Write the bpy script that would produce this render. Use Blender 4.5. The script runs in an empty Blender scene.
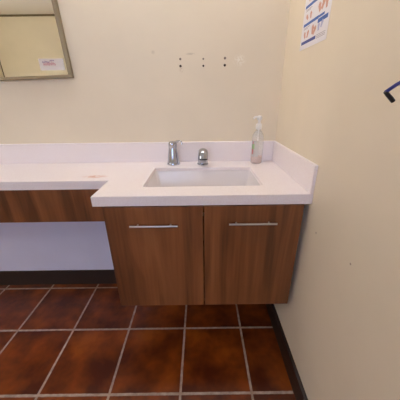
import bpy, bmesh, math, random
from mathutils import Vector, Matrix
random.seed(4)
sc = bpy.context.scene
col = sc.collection

# ------------------------------------------------------------------ camera, world, lights, exposure
cam_d = bpy.data.cameras.new('camera')
cam = bpy.data.objects.new('camera', cam_d); col.objects.link(cam)
YAW, PITCH, ROLL = 0.001, 0.3913, -0.0123
fw = Vector((math.sin(YAW)*math.cos(PITCH), math.cos(YAW)*math.cos(PITCH), -math.sin(PITCH)))
r0 = Vector((math.cos(YAW), -math.sin(YAW), 0)); u0 = r0.cross(fw)
rt = math.cos(ROLL)*r0 + math.sin(ROLL)*u0
up = -math.sin(ROLL)*r0 + math.cos(ROLL)*u0
M = Matrix((rt, up, -fw)).transposed().to_4x4()
M.translation = Vector((-0.4009, -1.2601, 1.1827))
cam.matrix_world = M
cam_d.sensor_width = 36; cam_d.sensor_fit = 'HORIZONTAL'
cam_d.lens = 232.2043*36/400
cam_d.shift_x = -1.6406/400; cam_d.shift_y = -6.4714/400
cam_d.clip_start = 0.02
sc.camera = cam

world = bpy.data.worlds.new('world'); sc.world = world; world.use_nodes = True
bgn = world.node_tree.nodes['Background']
bgn.inputs[0].default_value = (0.62, 0.72, 1.0, 1); bgn.inputs[1].default_value = 2.0

def area(name, loc, rot, sx, sy, power, color):
    l = bpy.data.lights.new(name, 'AREA'); l.shape = 'RECTANGLE'; l.size = sx; l.size_y = sy
    l.energy = power; l.color = color
    o = bpy.data.objects.new(name, l); o.location = loc; o.rotation_euler = rot; col.objects.link(o); return o
# cool daylight fill through the added, unseen window behind the camera
area('daylight', (-1.1, -3.28, 1.55), (math.radians(90), 0, 0), 1.35, 1.15, 18, (0.50, 0.66, 1.0))
LAMP_STRENGTH = 21.5          # the fluorescent fixture over the vanity
FILL_STRENGTH = 17.5         # unseen hanging box added as fill for the far wall and ceiling
LAMP_COLOR = (1.0, 0.985, 0.955, 1)
sc.view_settings.view_transform = 'Standard'
sc.view_settings.look = 'None'
sc.view_settings.gamma = 1.0
sc.view_settings.use_curve_mapping = False
sc.view_settings.exposure = -0.10
sc.cycles.use_denoising = True
sc.cycles.max_bounces = 12
sc.cycles.diffuse_bounces = 6

# ------------------------------------------------------------------ materials
def srgb(r, g, b):
    f = lambda c: (c/255/12.92) if c/255 <= .04045 else ((c/255+.055)/1.055)**2.4
    return (f(r), f(g), f(b), 1)

def mat(name, color, rough=.5, metal=0, **kw):
    m = bpy.data.materials.new(name); m.use_nodes = True
    b = m.node_tree.nodes['Principled BSDF']
    b.inputs['Base Color'].default_value = color
    b.inputs['Roughness'].default_value = rough
    b.inputs['Metallic'].default_value = metal
    for k, v in kw.items(): b.inputs[k].default_value = v
    return m

class NT:
    def __init__(s, m): s.t = m.node_tree; s.b = s.t.nodes['Principled BSDF']
    def n(s, typ, **kw):
        n = s.t.nodes.new(typ)
        for k, v in kw.items(): setattr(n, k, v)
        return n
    def l(s, a, b): s.t.links.new(a, b)
    def math(s, op, a, b=None, c=None):
        n = s.n('ShaderNodeMath', operation=op)
        for i, x in enumerate((a, b, c)):
            if x is None: continue
            if isinstance(x, (int, float)): n.inputs[i].default_value = x
            else: s.l(x, n.inputs[i])
        return n.outputs[0]
    def mix(s, fac, a, b, blend='MIX'):
        n = s.n('ShaderNodeMix', data_type='RGBA', blend_type=blend)
        for sock, x in ((n.inputs[0], fac), (n.inputs[6], a), (n.inputs[7], b)):
            if isinstance(x, (int, float, tuple)): sock.default_value = x
            else: s.l(x, sock)
        return n.outputs[2]
    def coords(s, scale=(1, 1, 1), loc=(0, 0, 0)):
        tc = s.n('ShaderNodeTexCoord'); mp = s.n('ShaderNodeMapping')
        mp.inputs['Scale'].default_value = scale; mp.inputs['Location'].default_value = loc
        s.l(tc.outputs['Object'], mp.inputs['Vector']); return mp.outputs[0]
    def noise(s, vec, scale, detail=3, rough=.55, dist=0):
        n = s.n('ShaderNodeTexNoise'); s.l(vec, n.inputs['Vector'])
        n.inputs['Scale'].default_value = scale; n.inputs['Detail'].default_value = detail
        n.inputs['Roughness'].default_value = rough; n.inputs['Distortion'].default_value = dist
        return n.outputs['Fac']
    def ramp(s, fac, stops):
        n = s.n('ShaderNodeValToRGB'); s.l(fac, n.inputs[0]); e = n.color_ramp.elements
        while len(e) < len(stops): e.new(.5)
        for q, (p, c) in zip(e, stops): q.position = p; q.color = c
        return n.outputs[0]
    def bump(s, h, strength, dist=.002):
        n = s.n('ShaderNodeBump'); n.inputs['Strength'].default_value = strength
        n.inputs['Distance'].default_value = dist; s.l(h, n.inputs['Height']); s.l(n.outputs[0], s.b.inputs['Normal'])

def paint(name, c, rough=.55):
    m = mat(name, c, rough); t = NT(m); v = t.coords()
    f = t.noise(v, 3.0, 4)
    c2 = tuple(x*.95 for x in c[:3]) + (1,)
    t.l(t.ramp(f, [(.35, c2), (.65, c)]), t.b.inputs['Base Color'])
    t.bump(t.noise(v, 220, 2), .08, .001)
    return m

def wood(name, off, dark, mid, light):
    m = mat(name, mid, .42); t = NT(m)
    v = t.coords((1, 1, .09), off)
    warp = t.noise(t.coords((1, 1, .25), off), 5, 2)
    big = t.noise(v, 9, 3, .5, 1.2)
    fine = t.noise(t.coords((1, 1, .03), off), 90, 3, .6)
    w = t.math('ADD', t.math('MULTIPLY', big, .75), t.math('MULTIPLY', fine, .25))
    w = t.math('ADD', w, t.math('MULTIPLY', t.math('SUBTRACT', warp, .5), .25))
    rings = t.math('SINE', t.math('MULTIPLY', t.math('ADD', big, t.math('MULTIPLY', warp, .35)), 55))   # flame figure
    w = t.math('ADD', w, t.math('MULTIPLY', rings, .012))
    t.l(t.ramp(w, [(.33, dark), (.5, mid), (.70, light)]), t.b.inputs['Base Color'])
    pores = t.noise(t.coords((1, 1, .02), off), 260, 2)
    t.bump(pores, .12, .0005)
    return m

W_D, W_M, W_L = srgb(90, 50, 25), srgb(125, 75, 41), srgb(150, 95, 56)
m_wood_a = wood('wood_grain_left', (0.3, 0, .2), W_D, W_M, W_L)
m_wood_b = wood('wood_grain_right', (4.1, 1, .9), W_D, W_M, W_L)
m_wood_c = wood('wood_grain_apron', (7.7, 2, .4), W_D, W_M, W_L)

m_wall = paint('cream_wall_paint', srgb(233, 219, 196))
m_wallb = paint('cream_wall_paint_patched', srgb(233, 219, 196))
t = NT(m_wallb)
old = t.b.inputs['Base Color'].links[0].from_socket
v = t.coords()
def blot(cx, cz, rx, rz, cut, c, amt, base):
    q = t.coords((1/rx, 0, 1/rz), (-cx/rx, 0, -cz/rz))
    L = t.n('ShaderNodeVectorMath', operation='LENGTH'); t.l(q, L.inputs[0])
    inside = t.math('SUBTRACT', 1.0, t.math('MINIMUM', L.outputs['Value'], 1.0))
    f = t.math('MULTIPLY', inside, t.math('GREATER_THAN', t.noise(v, 90, 4), cut))
    return t.mix(t.math('MULTIPLY', f, amt), base, c)
o_ = blot(-.212, 1.345, .035, .030, .50, srgb(246, 238, 224), .9, old)      # filler left where a plug was pulled
o_ = blot(-.445, 1.374, .030, .006, .45, srgb(176, 160, 138), .6, o_)       # faint scrape
o_ = blot(-.490, 1.306, .012, .020, .50, srgb(190, 168, 140), .5, o_)
o_ = blot(-.620, 1.383, .012, .012, .45, srgb(186, 170, 150), .5, o_)
t.l(o_, t.b.inputs['Base Color'])
NICKS = ((-0.561, 0.739, .0035), (-0.754, 0.762, .0032))
m_wallr = paint('cream_wall_paint_nicked', srgb(233, 219, 196))
t = NT(m_wallr); c_ = t.b.inputs['Base Color'].links[0].from_socket
for ny, nz, nr in NICKS:          # two small nicks in the paint
    q = t.coords((0, 1/nr, 1/nr), (0, -ny/nr, -nz/nr))
    L = t.n('ShaderNodeVectorMath', operation='LENGTH'); t.l(q, L.inputs[0])
    c_ = t.mix(t.math('MULTIPLY', t.math('LESS_THAN', L.outputs['Value'], 1.0), .65), c_, srgb(128, 96, 84))
t.l(c_, t.b.inputs['Base Color'])
m_wall_far = paint('yellow_cream_paint', srgb(233, 223, 199))
m_ceil = mat('ceiling_white', srgb(246, 243, 236), .8)
m_base = mat('dark_brown_vinyl', srgb(46, 33, 29), .45)
m_trim = mat('dark_trim', srgb(110, 98, 70), .5)

TCK = .0389
# countertop: pinkish white solid surface with faint speckle and one rusty stain at the left counter's edge
m_top = mat('white_solid_surface', srgb(240, 230, 225), .28); t = NT(m_top)
v = t.coords()
sp = t.noise(v, 420, 2, .6)
c = t.ramp(sp, [(.38, srgb(234, 221, 221)), (.55, srgb(245, 236, 237))])
sv = t.coords((1, 2.6, 1), (.879-1.2, (.262-.2)*2.6, -TCK))
ln = t.n('ShaderNodeVectorMath', operation='LENGTH'); t.l(sv, ln.inputs[0])
st = t.math('MULTIPLY', t.math('SUBTRACT', 1.0, t.math('MINIMUM', t.math('DIVIDE', ln.outputs['Value'], .065), 1.0)),
            t.math('GREATER_THAN', t.noise(v, 75, 3), .43))
c = t.mix(t.math('MULTIPLY', st, .9), c, srgb(206, 132, 96))
t.l(c, t.b.inputs['Base Color'])

# floor: glazed brown tiles with pale grout
TP, OX, OY = .3087, -.1942, -.0441
m_floor = mat('brown_glazed_tile', srgb(96, 48, 20), .35); t = NT(m_floor)
v = t.coords()
sep = t.n('ShaderNodeSeparateXYZ'); t.l(v, sep.inputs[0])
def cell(s, o):
    q = t.math('DIVIDE', t.math('SUBTRACT', s, o), TP)
    fl = t.math('FLOOR', q); fr = t.math('SUBTRACT', q, fl)
    return fl, t.math('MULTIPLY', t.math('MINIMUM', fr, t.math('SUBTRACT', 1.0, fr)), TP)
ix, dx = cell(sep.outputs[0], OX); iy, dy = cell(sep.outputs[1], OY)
d = t.math('MINIMUM', dx, dy)
wob = t.math('MULTIPLY', t.math('SUBTRACT', t.noise(v, 60, 3), .5), .003)
d = t.math('ADD', d, wob)
tile = t.n('ShaderNodeMapRange'); t.l(d, tile.inputs[0])
tile.inputs[1].default_value = .0042; tile.inputs[2].default_value = .0062
cmb = t.n('ShaderNodeCombineXYZ'); t.l(ix, cmb.inputs[0]); t.l(iy, cmb.inputs[1])
wn = t.n('ShaderNodeTexWhiteNoise', noise_dimensions='3D'); t.l(cmb.outputs[0], wn.inputs['Vector'])
offv = t.n('ShaderNodeVectorMath', operation='MULTIPLY_ADD')
t.l(wn.outputs['Color'], offv.inputs[0]); offv.inputs[1].default_value = (9, 9, 9); t.l(v, offv.inputs[2])
mot = t.noise(offv.outputs[0], 6.5, 3, .5)
mot2 = t.noise(offv.outputs[0], 26, 4, .6)
mm = t.math('ADD', t.math('MULTIPLY', mot, .86), t.math('MULTIPLY', mot2, .14))
mm = t.math('ADD', mm, t.math('MULTIPLY', t.math('SUBTRACT', wn.outputs['Value'], .5), .06))
edge = t.n('ShaderNodeMapRange'); t.l(d, edge.inputs[0]); edge.inputs[1].default_value = .006; edge.inputs[2].default_value = .05
edge.inputs[3].default_value = -.03; edge.inputs[4].default_value = 0.0
mm = t.math('ADD', mm, edge.outputs[0])
tc_ = t.ramp(mm, [(.34, srgb(78, 28, 6)), (.46, srgb(106, 46, 10)), (.58, srgb(132, 62, 14)), (.7, srgb(150, 76, 20))])
gr = t.ramp(t.noise(v, 40, 4), [(.3, srgb(150, 128, 116)), (.7, srgb(186, 166, 152))])
t.l(t.mix(tile.outputs[0], gr, tc_), t.b.inputs['Base Color'])
rr = t.n('ShaderNodeMapRange'); t.l(tile.outputs[0], rr.inputs[0]); rr.inputs[3].default_value = .85; rr.inputs[4].default_value = .33
t.l(rr.outputs[0], t.b.inputs['Roughness'])
hh = t.math('ADD', tile.outputs[0], t.math('MULTIPLY', mot2, .25))
t.bump(hh, .35, .003)

m_chrome = mat('chrome', (.48, .50, .56, 1), .10, 1)
m_steel = mat('brushed_steel', (.58, .56, .55, 1), .38, 1)
m_dark = mat('black_plastic', srgb(22, 20, 22), .35)
m_porc = mat('white_porcelain', srgb(230, 223, 224), .15)
m_mirror = mat('silvered_glass', (.93, .92, .86, 1), .01, 1)
m_frame = mat('pewter_metal_frame', srgb(150, 136, 112), .42, .6)
m_carc = mat('cabinet_dark_carcass', srgb(70, 44, 30), .5)
m_paper = mat('laminated_paper', srgb(236, 232, 236), .3)
m_blue = mat('poster_blue_ink', srgb(52, 98, 178), .4)
m_blue2 = mat('poster_dark_blue_ink', srgb(50, 70, 150), .4)
m_skin = mat('poster_pink_ink', srgb(212, 160, 142), .5)
m_lav = mat('poster_lilac_ink', srgb(186, 186, 216), .5)
m_grey = mat('poster_grey_ink', srgb(170, 160, 164), .5)
m_note = mat('note_paper', srgb(222, 212, 206), .5)
m_red = mat('red_ink', srgb(196, 84, 100), .5)
m_pur = mat('purple_ink', srgb(132, 96, 142), .5)
m_hookblue = mat('blue_coated_metal', srgb(44, 52, 122), .3)
m_screw = mat('dark_screw', srgb(62, 48, 40), .4, .5)
m_screwl = mat('worn_plug', srgb(128, 112, 98), .6)
m_scuff = mat('wall_scuff', srgb(196, 182, 162), .7)
m_pump = mat('white_pump_plastic', srgb(236, 232, 228), .35, **{'Subsurface Weight': .0})
m_clear = mat('clear_bottle_plastic', (.93, .92, .91, 1), .12, 0, Alpha=.2)
m_soap = mat('pink_liquid_soap', srgb(240, 196, 176), .2, 0, Alpha=.6)
m_label = mat('clear_label_film', srgb(240, 236, 230), .3, 0, **{'Alpha': .35})
m_green = mat('label_green', srgb(120, 150, 92), .5)
m_lred = mat('label_red', srgb(170, 92, 92), .5)
m_lampbody = mat('white_enamel', srgb(235, 235, 232), .4)
m_glass = mat('window_glass', (1, 1, 1, 1), .0, 0, **{'Transmission Weight': 1.0, 'IOR': 1.05})
def emit(name, strength):
    m = mat(name, (.9, .9, .9, 1), .5)
    b = m.node_tree.nodes['Principled BSDF']
    b.inputs['Emission Color'].default_value = LAMP_COLOR; b.inputs['Emission Strength'].default_value = strength
    return m
m_lamp = emit('lamp_diffuser', LAMP_STRENGTH)
m_fill = emit('fill_diffuser', FILL_STRENGTH)

# ------------------------------------------------------------------ mesh helpers (world coordinates in, local coordinates out)
def box(bm, x0, x1, y0, y1, z0, z1, bev=0, seg=2):
    vs = [bm.verts.new((x, y, z)) for x in (x0, x1) for y in (y0, y1) for z in (z0, z1)]
    fs = [bm.faces.new([vs[i] for i in q]) for q in ((0,1,3,2),(4,6,7,5),(0,4,5,1),(2,3,7,6),(0,2,6,4),(1,5,7,3))]
    if bev:
        es = list({e for f in fs for e in f.edges})
        bmesh.ops.bevel(bm, geom=es, offset=bev, segments=seg, affect='EDGES', profile=.5)
    return bm

def tube(bm, pts, rad, n=14, caps=True, flat=1.0):
    pts = [Vector(p) for p in pts]
    rads = rad if isinstance(rad, (list, tuple)) else [rad]*len(pts)
    rings = []; nrm = None
    for i, p in enumerate(pts):
        d = (pts[min(i+1, len(pts)-1)] - pts[max(i-1, 0)]).normalized()
        if nrm is None:
            nrm = Vector((1, 0, 0)) if abs(d.x) < .9 else Vector((0, 0, 1))
        nrm = (nrm - d*nrm.dot(d)).normalized(); b = d.cross(nrm)
        rings.append([bm.verts.new(p + rads[i]*(math.cos(a)*nrm + flat*math.sin(a)*b)) for a in (2*math.pi*k/n for k in range(n))])
    for a, b in zip(rings, rings[1:]):
        for k in range(n): bm.faces.new((a[k], a[(k+1) % n], b[(k+1) % n], b[k]))
    if caps:
        bm.faces.new(list(reversed(rings[0]))); bm.faces.new(rings[-1])
    return bm

def smooth_path(pts, n=8):
    P = [Vector(p) for p in pts]; out = []
    for i in range(len(P)-1):
        p0, p1, p2, p3 = P[max(i-1, 0)], P[i], P[i+1], P[min(i+2, len(P)-1)]
        for k in range(n):
            s = k/n
            out.append(.5*((2*p1) + (p2-p0)*s + (2*p0-5*p1+4*p2-p3)*s*s + (3*p1-p0-3*p2+p3)*s**3))
    out.append(P[-1]); return out

def lathe(bm, cx, cy, prof, n=32, sx=1, sy=1):
    rings = []
    for r, z in prof:
        if r < 1e-5: rings.append([bm.verts.new((cx, cy, z))])
        else: rings.append([bm.verts.new((cx+sx*r*math.cos(2*math.pi*k/n), cy+sy*r*math.sin(2*math.pi*k/n), z)) for k in range(n)])
    for a, b in zip(rings, rings[1:]):
        for k in range(n):
            q = [a[k % len(a)], a[(k+1) % len(a)], b[(k+1) % len(b)], b[k % len(b)]]
            q = list(dict.fromkeys(q))
            if len(q) > 2: bm.faces.new(q)
    return bm

def obj(name, bm, m, parent=None, smooth=False, bevel=0):
    bmesh.ops.recalc_face_normals(bm, faces=bm.faces)
    if parent is not None:
        off = parent.matrix_basis.translation.copy(); p = parent.parent
        while p is not None: off += p.matrix_basis.translation; p = p.parent
        bmesh.ops.translate(bm, vec=-off, verts=bm.verts)
    me = bpy.data.meshes.new(name); bm.to_mesh(me); bm.free(); me.materials.append(m)
    if smooth:
        for p in me.polygons: p.use_smooth = True
        try: me.set_sharp_from_angle(angle=math.radians(40))
        except Exception: pass
    o = bpy.data.objects.new(name, me); col.objects.link(o)
    if parent is not None: o.parent = parent
    if bevel:
        b = o.modifiers.new('bevel', 'BEVEL'); b.width = bevel; b.segments = 3; b.limit_method = 'ANGLE'; b.angle_limit = math.radians(50)
        b.harden_normals = False
    return o

def tag(o, label=None, cat=None, group=None, kind=None):
    if label: o['label'] = label
    if cat: o['category'] = cat
    if group: o['group'] = group
    if kind: o['kind'] = kind
    return o
def thing(name, loc, label, cat, group=None):
    o = bpy.data.objects.new(name, None); o.empty_display_size = .05; o.location = loc; col.objects.link(o)
    return tag(o, label, cat, group)
def struct(name, bm, m, label, cat, parent=None):
    return tag(obj(name, bm, m, parent), label, cat, kind='structure')
B = bmesh.new

# ------------------------------------------------------------------ room shell
RX0, RY0, H = -3.7, -3.15, 2.40
WT = .1
struct('floor', box(B(), RX0-WT, WT, RY0-WT, WT, -.08, 0), m_floor, 'glazed brown square floor tiles with pale grout lines', 'floor')
struct('ceiling', box(B(), RX0-WT, WT, RY0-WT, WT, H, H+.08), m_ceil, 'plain white ceiling above the washroom', 'ceiling')
struct('wall_back', box(B(), RX0-WT, WT, 0, WT, 0, H), m_wallb, 'cream painted wall behind the counter and mirror', 'wall')
struct('wall_right', box(B(), 0, WT, RY0, 0, 0, H), m_wallr, 'cream painted side wall holding the poster and the blue hook', 'wall')
struct('wall_left', box(B(), RX0-WT, RX0, RY0, 0, 0, H), m_wall_far, 'yellowish far side wall of the room', 'wall')
# front wall with an opening for the added, unseen window behind the camera
WX0, WX1, WZ0, WZ1 = -1.8, -.4, .95, 2.15
bm = B()
box(bm, RX0-WT, WX0, RY0-WT, RY0, 0, H); box(bm, WX1, WT, RY0-WT, RY0, 0, H)
box(bm, WX0, WX1, RY0-WT, RY0, 0, WZ0); box(bm, WX0, WX1, RY0-WT, RY0, WZ1, H)
struct('wall_front', bm, m_wall_far, 'yellowish wall opposite the counter, seen in the mirror', 'wall')
bm = B()
for a, b, c, d in ((WX0, WX1, WZ0, WZ0+.05), (WX0, WX1, WZ1-.05, WZ1), (WX0, WX0+.05, WZ0+.05, WZ1-.05), (WX1-.05, WX1, WZ0+.05, WZ1-.05), (-1.125, -1.075, WZ0+.05, WZ1-.05)):
    box(bm, a, b, RY0-.07, RY0-.03, c, d)
win = tag(obj('added_window', bm, m_lampbody), 'unseen white framed window added behind the camera to let fill light in', 'window', kind='structure')
obj('added_window_pane', box(B(), WX0+.05, WX1-.05, RY0-.052, RY0-.048, WZ0+.05, WZ1-.05), m_glass, win)
struct('baseboard_back', box(B(), RX0, 0, -.0100, 0, 0, .1180, .002), m_base, 'dark brown baseboard along the wall under the counter', 'baseboard')
struct('baseboard_right', box(B(), -.0150, 0, RY0, -.0100, 0, .1040, .002), m_base, 'dark brown baseboard along the right wall', 'baseboard')
struct('trim_1', box(B(), RX0, -.01, RY0, RY0+.02, H-.022, H), m_trim, 'dark thin trim where the opposite wall meets the ceiling', 'trim')
struct('trim_2', box(B(), RX0, RX0+.010, RY0, RY0+.010, 0, H-.022), m_trim, 'dark thin upright trim in the opposite corner', 'trim')

m_low = paint('pale_lavender', srgb(220, 220, 244))  # even lavender tone for the thin panel over the lower back wall
struct('trim_3', box(B(), -2.4, -.40, -.004, 0, .1180, .80), m_low, 'pale lavender grey panel over the lower wall under the left counter', 'wall panel')
# ceiling light over the vanity, then an added unseen fill box
def ceiling_light(x0, x1, y0, y1, m, label):
    r = thing('ceiling_light', ((x0+x1)/2, (y0+y1)/2, H), label, 'ceiling light', None)
    bm = B(); z = H-.06
    box(bm, x0, x1, y0, y0+.02, z, H-.004); box(bm, x0, x1, y1-.02, y1, z, H-.004)
    box(bm, x0, x0+.02, y0+.02, y1-.02, z, H-.004); box(bm, x1-.02, x1, y0+.02, y1-.02, z, H-.004)
    box(bm, x0+.02, x1-.02, y0+.02, y1-.02, H-.012, H-.004)
    obj('housing', bm, m_lampbody, r)
    obj('diffuser', box(B(), x0+.021, x1-.021, y0+.021, y1-.021, z-.030, z+.010, .004), m, r)
ceiling_light(-1.10, -.20, -.325, -.175, m_lamp, 'long ceiling light over the vanity near the back wall')
r = thing('added_fill_box', (-3.15, -1.6, H), 'unseen luminous box added as fill on the far side of the room', 'fill light')
obj('ceiling_plate', box(B(), -3.25, -3.05, -1.65, -1.55, H-.015, H-.0005, .002), m_lampbody, r)
obj('stem', tube(B(), [(-3.15, -1.6, H-.014), (-3.15, -1.6, H-.501)], .010, 14), m_lampbody, r, smooth=True)
obj('diffuser', box(B(), -3.5, -2.8, -1.73, -1.47, H-.56, H-.50, .01), m_fill, r)

# ------------------------------------------------------------------ countertop
ZC, TC, SLAB = .86, .0389, .016
D, DR, XL, XE = .4958, .3193, -.7979, -2.4
HS, TS = .1055, .0125
SX0, SX1, SYB, SYF = -.633, -.156, -.134, -.401
ct = thing('countertop', (-1.2, -.2, ZC-TC), 'pinkish white solid surface countertop stepping back on the left, with low upstands', 'countertop')
# slab: cells extruded, sink cut-out open, turned-down front edge
def slab():
    bm = B()
    xs = [XE, XL, SX0, SX1, 0]; ys = [-D, SYF, -DR, SYB, 0]
    def solid(i, j):
        if i < 0 or j < 0 or i > 3 or j > 3: return False
        if i == 0 and j < 2: return False
        if i == 2 and j in (1, 2): return False
        return True
    V = {}
    def vert(i, j, k):
        if (i, j, k) not in V: V[(i, j, k)] = bm.verts.new((xs[i], ys[j], (ZC-SLAB, ZC)[k]))
        return V[(i, j, k)]
    for i in range(4):
        for j in range(4):
            if not solid(i, j): continue
            bm.faces.new([vert(i, j, 1), vert(i+1, j, 1), vert(i+1, j+1, 1), vert(i, j+1, 1)])
            bm.faces.new([vert(i, j, 0), vert(i, j+1, 0), vert(i+1, j+1, 0), vert(i+1, j, 0)])
            for (di, dj, a, b) in ((-1, 0, (0, 0), (0, 1)), (1, 0, (1, 1), (1, 0)), (0, -1, (1, 0), (0, 0)), (0, 1, (0, 1), (1, 1))):
                if not solid(i+di, j+dj):
                    A, C = (i+a[0], j+a[1]), (i+b[0], j+b[1])
                    bm.faces.new([vert(*A, 0), vert(*A, 1), vert(*C, 1), vert(*C, 0)])
    bmesh.ops.recalc_face_normals(bm, faces=bm.faces)
    # round the vertical edges of the cut-out
    es = [e for e in bm.edges if abs(e.verts[0].co.z-e.verts[1].co.z) > .005 and all(SX0-.001 < v.co.x < SX1+.001 and SYF-.001 < v.co.y < SYB+.001 for v in e.verts)]
    bmesh.ops.bevel(bm, geom=es, offset=.012, segments=4, affect='EDGES', profile=.5)
    bmesh.ops.dissolve_limit(bm, angle_limit=.01, verts=bm.verts, edges=bm.edges)
    bmesh.ops.recalc_face_normals(bm, faces=bm.faces)
    # soften the top edges
    es = [e for e in bm.edges if len(e.link_faces) == 2 and all(v.co.z > ZC-.0001 for v in e.verts) and e.calc_face_angle(0) > 1]
    bmesh.ops.bevel(bm, geom=es, offset=.0025, segments=3, affect='EDGES', profile=.5)
    return bm
obj('worktop', slab(), m_top, ct)
bm = B(); E_ = .022
z0, z1 = ZC-TC, ZC-SLAB
box(bm, XL, 0, -D, -D+E_, z0, z1)
box(bm, XL, XL+E_, -D+E_, -DR, z0, z1)
box(bm, XE, XL+E_, -DR, -DR+E_, z0, z1)
obj('front_edge', bm, m_top, ct)
bm = B(); box(bm, XE, -TS, -TS-.004, 0, ZC, ZC+HS, .002)
obj('backsplash', bm, m_top, ct)
bm = B(); box(bm, -TS, 0, -D, 0, ZC, ZC+HS, .0028, 3)
obj('side_splash', bm, m_top, ct)

# ------------------------------------------------------------------ sink (undermount)
sk = thing('sink', ((SX0+SX1)/2, (SYB+SYF)/2, ZC-.16), 'white rectangular undermount sink set in the countertop', 'sink')
bm = B()
def rrect(x0, x1, y0, y1, z, r, n=5):
    out = []
    for cx, cy, a0 in ((x1-r, y1-r, 0), (x0+r, y1-r, 90), (x0+r, y0+r, 180), (x1-r, y0+r, 270)):
        for k in range(n+1):
            a = math.radians(a0+90*k/n); out.append((cx+r*math.cos(a), cy+r*math.sin(a), z))
    return out
zt = ZC-SLAB-.0005
secs = [rrect(SX0-.022, SX1+.022, SYF-.022, SYB+.022, zt, .03), rrect(SX0-.003, SX1+.003, SYF-.003, SYB+.003, zt, .016),
        rrect(SX0+.0, SX1-.0, SYF+.0, SYB-.0, zt-.006, .016), rrect(SX0+.018, SX1-.018, SYF+.012, SYB-.012, zt-.10, .018),
        rrect(SX0+.030, SX1-.030, SYF+.022, SYB-.022, zt-.122, .03), rrect(SX0+.20, SX1-.20, SYF+.10, SYB-.10, zt-.130, .02)]
rings = [[bm.verts.new(p) for p in s] for s in secs]
for a, b in zip(rings, rings[1:]):
    n = len(a)
    for k in range(n): bm.faces.new((a[k], a[(k+1) % n], b[(k+1) % n], b[k]))
bm.faces.new(rings[-1])
o = obj('basin', bm, m_porc, sk, smooth=True)
so = o.modifiers.new('shell', 'SOLIDIFY'); so.thickness = .006; so.offset = -1
cxs, cys = (SX0+SX1)/2, (SYB+SYF)/2
bm = lathe(B(), cxs, cys, [(0, zt-.1275), (.012, zt-.1275), (.014, zt-.1265), (.021, zt-.1262), (.023, zt-.1285), (0, zt-.1285)], 24)
tag(obj('drain', bm, m_chrome, sk, smooth=True), 'round chrome drain')

# ------------------------------------------------------------------ vanity cabinet
CX0, CX1, CZ0, CZ1 = -.7664, -.0229, .328, .8205
DF = -.4915
cab = thing('vanity_cabinet', ((CX0+CX1)/2, -.25, CZ0), 'wall hung wood grain cabinet with two doors below the sink', 'cabinet')
bm = B(); T = .018
yb, yf = -.0045, DF+.020
box(bm, CX0+.001, CX0+T, yf, yb, CZ0+.001, CZ1-.0005); box(bm, CX1-T, CX1-.001, yf, yb, CZ0+.001, CZ1-.0005)
box(bm, CX0+T, CX1-T, yf, yb, CZ0+.001, CZ0+T); box(bm, CX0+T, CX1-T, yb-.012, yb, CZ0+T, CZ1-.0005)
box(bm, CX0+T, CX1-T, yf, yf+.016, CZ1-.04, CZ1-.0005)
obj('body', bm, m_wood_c, cab)
XG = -.394
def door(x0, x1, m, hx0, hx1, hz):
    d = obj('door', box(B(), x0, x1, DF, DF+.018, CZ0, .8145, .0012), m, cab)
    bm = B(); y = DF-.0135; hz -= .0095
    bm = tube(bm, [(hx0, y, hz), (hx1, y, hz)], .0042, 16)
    for x in (hx0+.028, hx1-.028): tube(bm, [(x, y, hz), (x, DF+.0005, hz)], .0032, 12)
    tag(obj('handle', bm, m_steel, d, smooth=True), 'thin steel bar handle')
door(CX0, XG-.0022, m_wood_a, -.671, -.491, .7495)
door(XG+.0022, CX1, m_wood_b, -.299, -.120, .754)

ap = obj('apron_panel', box(B(), XE, CX0-.0015, -DR+.012, -DR+.030, .6551, ZC-TC-.0005, .001), m_wood_c)
tag(ap, 'long wood grain panel hanging under the shallower left counter', 'panel')

# ------------------------------------------------------------------ faucet and dispenser
fa = thing('faucet', (-.3905, -.06, ZC), 'short chrome faucet centred behind the sink', 'faucet')
fx, fy = -.3915, -.074
obj('base', lathe(B(), fx, fy, [(0, ZC+.0005), (.029, ZC+.0005), (.0295, ZC+.004), (.027, ZC+.007), (0, ZC+.007)], 32), m_chrome, fa, smooth=True)
path = smooth_path([(fx, fy, ZC+.006), (fx, fy, ZC+.03), (fx+.001, fy-.004, ZC+.055), (fx+.002, fy-.022, ZC+.071), (fx+.003, fy-.046, ZC+.064), (fx+.003, fy-.058, ZC+.040)], 8)
n = len(path); rads = [.0262 - .0035*(i/(n-1)) for i in range(n)]
obj('spout', tube(B(), path, rads, 28, True, .72), m_chrome, fa, smooth=True)
dirv = (path[-1]-path[-2]).normalized()
obj('aerator', tube(B(), [path[-1]-dirv*.001, path[-1]+dirv*.004], [.0185, .0175], 24, True, .6), m_dark, fa, smooth=True)

ds = thing('soap_dispenser', (-.5455, -.064, ZC), 'tapered chrome dispenser with thin curved spout, left of the faucet', 'soap dispenser')
sx_, sy_ = -.5455, -.064
obj('base', lathe(B(), sx_, sy_, [(0, ZC+.0005), (.034, ZC+.0005), (.0345, ZC+.006), (.031, ZC+.013), (0, ZC+.013)], 36), m_chrome, ds, smooth=True)
obj('body', lathe(B(), sx_, sy_, [(0, ZC+.0125), (.0305, ZC+.0125), (.0285, ZC+.03), (.0250, ZC+.055), (.0215, ZC+.078), (.0200, ZC+.086), (.0212, ZC+.088), (.0212, ZC+.108), (.018, ZC+.116), (.008, ZC+.119), (0, ZC+.1195)], 36), m_chrome, ds, smooth=True)
sp_ = smooth_path([(sx_+.006, sy_-.004, ZC+.112), (sx_+.022, sy_-.012, ZC+.119), (sx_+.038, sy_-.022, ZC+.123), (sx_+.047, sy_-.028, ZC+.120), (sx_+.051, sy_-.031, ZC+.108)], 6)
obj('spout', tube(B(), sp_, [.0056-.0018*i/len(sp_) for i in range(len(sp_))], 12), m_chrome, ds, smooth=True)

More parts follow.
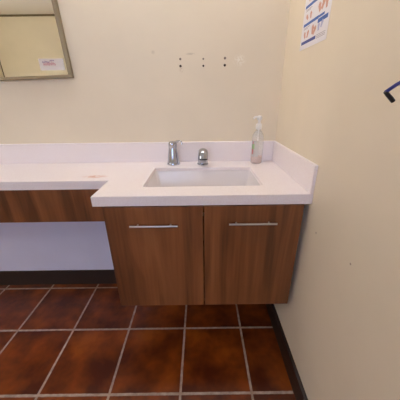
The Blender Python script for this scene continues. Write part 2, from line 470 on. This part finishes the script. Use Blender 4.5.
# ------------------------------------------------------------------ pump bottle
bx, by = -.111, -.066
bt = thing('soap_bottle', (bx, by, ZC), 'clear plastic pump bottle with a little pink soap by the corner', 'bottle')
z = ZC+.0005
prof = [(0, z), (.024, z), (0.0293, z+0.0044), (.030, z+0.0222), (.030, z+0.1277), (.0284, z+0.1443), (.020, z+0.1587), (.0125, z+0.1665), (.0115, z+0.1732)]
inner = [(max(r-.0014, 0), q+.0014) for r, q in reversed(prof)]
inner[0] = (.0101, z+0.1732)
obj('bottle_body', lathe(B(), bx, by, prof+inner, 36, 1, .8), m_clear, bt, smooth=True)
obj('soap', lathe(B(), bx, by, [(0, z+0.0022), (.0222, z+0.0022), (.0272, z+0.0067), (.0281, z+0.0222), (.0281, z+0.0377), (0, z+0.0377)], 36, 1, .8), m_soap, bt, smooth=True)
# label wrapped over the left front of the bottle
def wrap(a0, a1, z0, z1, off=.0004, n=10):
    bm = B(); rows = []
    for k in range(n+1):
        a = math.radians(a0+(a1-a0)*k/n)
        p = []
        for r in (.030+off, .028+off+.0003):
            for q in (z0, z1): p.append(bm.verts.new((bx+r*math.cos(a), by+.8*r*math.sin(a), q)))
        rows.append(p)
    for A, C in zip(rows, rows[1:]):
        for i, j in ((0, 1), (1, 3), (3, 2), (2, 0)): bm.faces.new((A[i], A[j], C[j], C[i]))
    for A in (rows[0], rows[-1]): bm.faces.new((A[0], A[1], A[3], A[2]))
    return bm
lb = obj('bottle_label', wrap(195, 275, z+0.0389, z+0.1199), m_label, bt, smooth=True)
obj('leaf_print', wrap(205, 232, z+0.0777, z+0.1021, .0008), m_green, lb, smooth=True)
obj('flower_print', wrap(203, 222, z+0.0511, z+0.0766, .0008), m_lred, lb, smooth=True)
obj('flower_print', wrap(208, 220, z+0.1032, z+0.1154, .0008), m_lred, lb, smooth=True)
obj('pump_collar', lathe(B(), bx, by, [(0, z+0.1737), (.0145, z+0.1737), (.0150, z+0.1776), (.0150, z+0.1954), (.0125, z+0.1998), (.0075, z+0.2020), (.0065, z+0.2176), (0, z+0.2176)], 28), m_pump, bt, smooth=True)
bm = B()
obj('dip_tube', tube(bm, [(bx, by, z+0.0111), (bx, by, z+0.1732)], .003, 10), m_pump, bt, smooth=True)
bm = lathe(B(), bx, by, [(0, z+0.2176), (.011, z+0.2176), (.013, z+0.2253), (.011, z+0.2364), (0, z+0.2387)], 24)
tube(bm, smooth_path([(bx, by, z+0.2287), (bx-.012, by-.006, z+0.2320), (bx-.024, by-.012, z+0.2320), (bx-.031, by-.016, z+0.2253)], 5), .0048, 12)
obj('pump_head', bm, m_pump, bt, smooth=True)

# ------------------------------------------------------------------ mirror with note
MX1, MX0, MZ0, MZ1, FWD = -1.010, -2.2, 1.2785, 2.06, .018
mr = thing('mirror', (MX1, 0, MZ0), 'large wall mirror with a dull metal frame above the left counter', 'mirror')
obj('mirror_glass', box(B(), MX0+.004, MX1-.004, -.010, -.003, MZ0+.004, MZ1-.004), m_mirror, mr)
bm = B()
for a, b, c, d in ((MX0, MX1, MZ0, MZ0+FWD*.75), (MX0, MX1, MZ1-FWD*.75, MZ1), (MX0, MX0+FWD, MZ0+FWD*.75, MZ1-FWD*.75), (MX1-FWD, MX1, MZ0+FWD*.75, MZ1-FWD*.75)):
    box(bm, a, b, -.020, -.0003, c, d, .0015)
obj('mirror_frame', bm, m_frame, mr)
mr.rotation_euler = (0, math.radians(-1.4), 0)      # hangs slightly crooked
nt = thing('paper_note', (-1.10, -.0105, 1.335), 'small pale paper note with red and purple writing, stuck in the mirror corner', 'note')
obj('paper', box(B(), -1.157, -1.041, -.0112, -.0104, 1.311, 1.360), m_note, nt)
rnd = random.Random(7)
def scribble(x0, x1, zc, h, y):
    bm = B(); x = x0
    while x < x1:
        w = rnd.uniform(.003, .006)
        dz = rnd.uniform(-.3, .3)*h
        box(bm, x, x+.0016, y-.0003, y, zc-h/2+dz*.3, zc+h/2+dz)
        box(bm, x, x+w, y-.0003, y, zc+dz*.5-.0008, zc+dz*.5+.0008)
        x += w+.0012
    return bm
obj('red_writing', scribble(-1.137, -1.078, 1.3385, .014, -.0113), m_red, nt)
obj('purple_writing', scribble(-1.140, -1.110, 1.3465, .008, -.0117), m_pur, nt)
obj('purple_writing', scribble(-1.104, -1.088, 1.352, .006, -.0117), m_pur, nt)

# ------------------------------------------------------------------ poster on the right wall
PU0, PU1, PZ0, PZ1 = .186, .396, 1.350, 1.647
ps = thing('handwashing_poster', (0, -(PU0+PU1)/2, PZ0), 'laminated hand washing poster with blue bars on the right wall', 'poster')
obj('sheet', box(B(), -.0014, -.0004, -PU1, -PU0, PZ0, PZ1), m_paper, ps)
def bar(u0, u1, zc, h, m, name='blue_bar', x=-.0014, dz=0):
    bm = B(); box(bm, x-.0004, x, -u1, -u0, zc-h/2, zc+h/2)
    obj(name, bm, m, ps)
def ink_hand(bm, u, zc, s, ang, x=-.0014, flip=1):
    pts = [(-.4, -.9), (.4, -.9), (.5, 0), (.85, .35), (.75, .55), (.45, .35), (.42, 1.0), (.22, 1.02), (.18, .4), (.14, 1.15), (-.06, 1.15), (-.08, .4), (-.14, 1.05), (-.32, 1.02), (-.32, .4), (-.4, .85), (-.55, .8), (-.5, 0)]
    f = []; bk = []
    for a, b in pts:
        a *= flip; c, q = math.cos(ang), math.sin(ang)
        f.append(bm.verts.new((x-.0003, -(u+s*(a*c-b*q)), zc+s*(a*q+b*c)))); bk.append(bm.verts.new((x, -(u+s*(a*c-b*q)), zc+s*(a*q+b*c))))
    bm.faces.new(f); bm.faces.new(list(reversed(bk)))
    n = len(f)
    for k in range(n): bm.faces.new((f[k], f[(k+1) % n], bk[(k+1) % n], bk[k]))
def hands(name, specs, m):
    bm = B()
    for sp in specs: ink_hand(bm, *sp)
    obj(name, bm, m, ps)
bar(.196, .386, 1.600, .011, m_blue); bar(.196, .330, 1.546, .010, m_blue)
bar(.197, .312, 1.4865, .009, m_blue); bar(.320, .386, 1.4865, .009, m_blue)
bar(.199, .318, 1.4290, .009, m_blue); bar(.318, .386, 1.4165, .012, m_blue); bar(.318, .360, 1.4290, .007, m_blue)
bar(.197, .316, 1.3715, .010, m_blue2)
for z_, l_ in ((1.4765, .05), (1.4725, .04), (1.4195, .05), (1.4155, .035)): bar(.205, .205+l_, z_, .0016, m_grey, 'text_line')
for z_ in (1.376, 1.371, 1.3665): bar(.322, .384, z_, .0014, m_grey, 'text_line')
hands('hand_drawing', [(.225, 1.515, .016, .3), (.245, 1.515, .015, -.5, -.0017, -1)], m_skin)
hands('hand_drawing', [(.222, 1.452, .011, .9), (.252, 1.452, .011, .2)], m_skin)
hands('hand_drawing', [(.318, 1.455, .015, .5), (.342, 1.458, .016, -.6, -.0017, -1), (.366, 1.452, .013, .2)], m_skin)
hands('hand_drawing', [(.330, 1.515, .016, .9), (.355, 1.515, .016, -.2, -.0017, -1)], m_skin)
hands('hand_drawing', [(.220, 1.395, .012, .5), (.246, 1.395, .012, -.4, -.0017, -1), (.284, 1.400, .014, .1), (.300, 1.394, .014, -.7, -.0017, -1)], m_skin)
hands('water_drawing', [(.330, 1.398, .012, .2), (.352, 1.402, .011, -.5, -.0017, -1)], m_lav)

# ------------------------------------------------------------------ hook on the right wall
hk = thing('wall_hook', (0, -.845, 1.20), 'dark blue bent wall hook with a black rubber tip at the right edge', 'hook')
obj('wall_plate', box(B(), -.006, -.0003, -.880, -.835, 1.175, 1.245, .002), m_hookblue, hk)
arm = smooth_path([(-.004, -.850, 1.226), (-.020, -.820, 1.217), (-.040, -.802, 1.2050), (-.057, -.803, 1.1945)], 8) + [Vector((-.0655, -.804, 1.1885))]
obj('hook_arm', tube(B(), arm, .0033, 14), m_hookblue, hk, smooth=True)
tip = [(-.0665, -.804, 1.1890), (-.062, -.804, 1.1850), (-.053, -.8035, 1.178), (-.0465, -.803, 1.1725)]
obj('rubber_tip', tube(B(), tip, [.0032, .0036, .0039, .0037], 14), m_dark, hk, smooth=True)

# ------------------------------------------------------------------ screws left in the back wall, and scuff marks
names = ('leftmost', 'middle', 'rightmost')
for k, (x, zu, zl, ru, rl) in enumerate(((-.493, 1.353, 1.3235, .0050, .0056), (-.384, 1.3525, 1.3235, .0040, .0046), (-.2815, 1.3545, 1.325, .0056, .0058))):
    for part, z_, r_, mt in (('upper', zu, ru, m_screwl), ('lower', zl, rl, m_screw)):
        bm = B(); tube(bm, [(x, -.0002, z_), (x, -.0030, z_), (x, -.0040, z_)], [r_, r_, r_*.6], 14)
        o = obj('wall_screw', bm, mt, smooth=True)
        tag(o, '%s %s screw of the %s pair on the wall above the faucet' % (part, 'dark' if part == 'lower' else 'faded brown', names[k]), 'screw', 'screws left in the back wall')
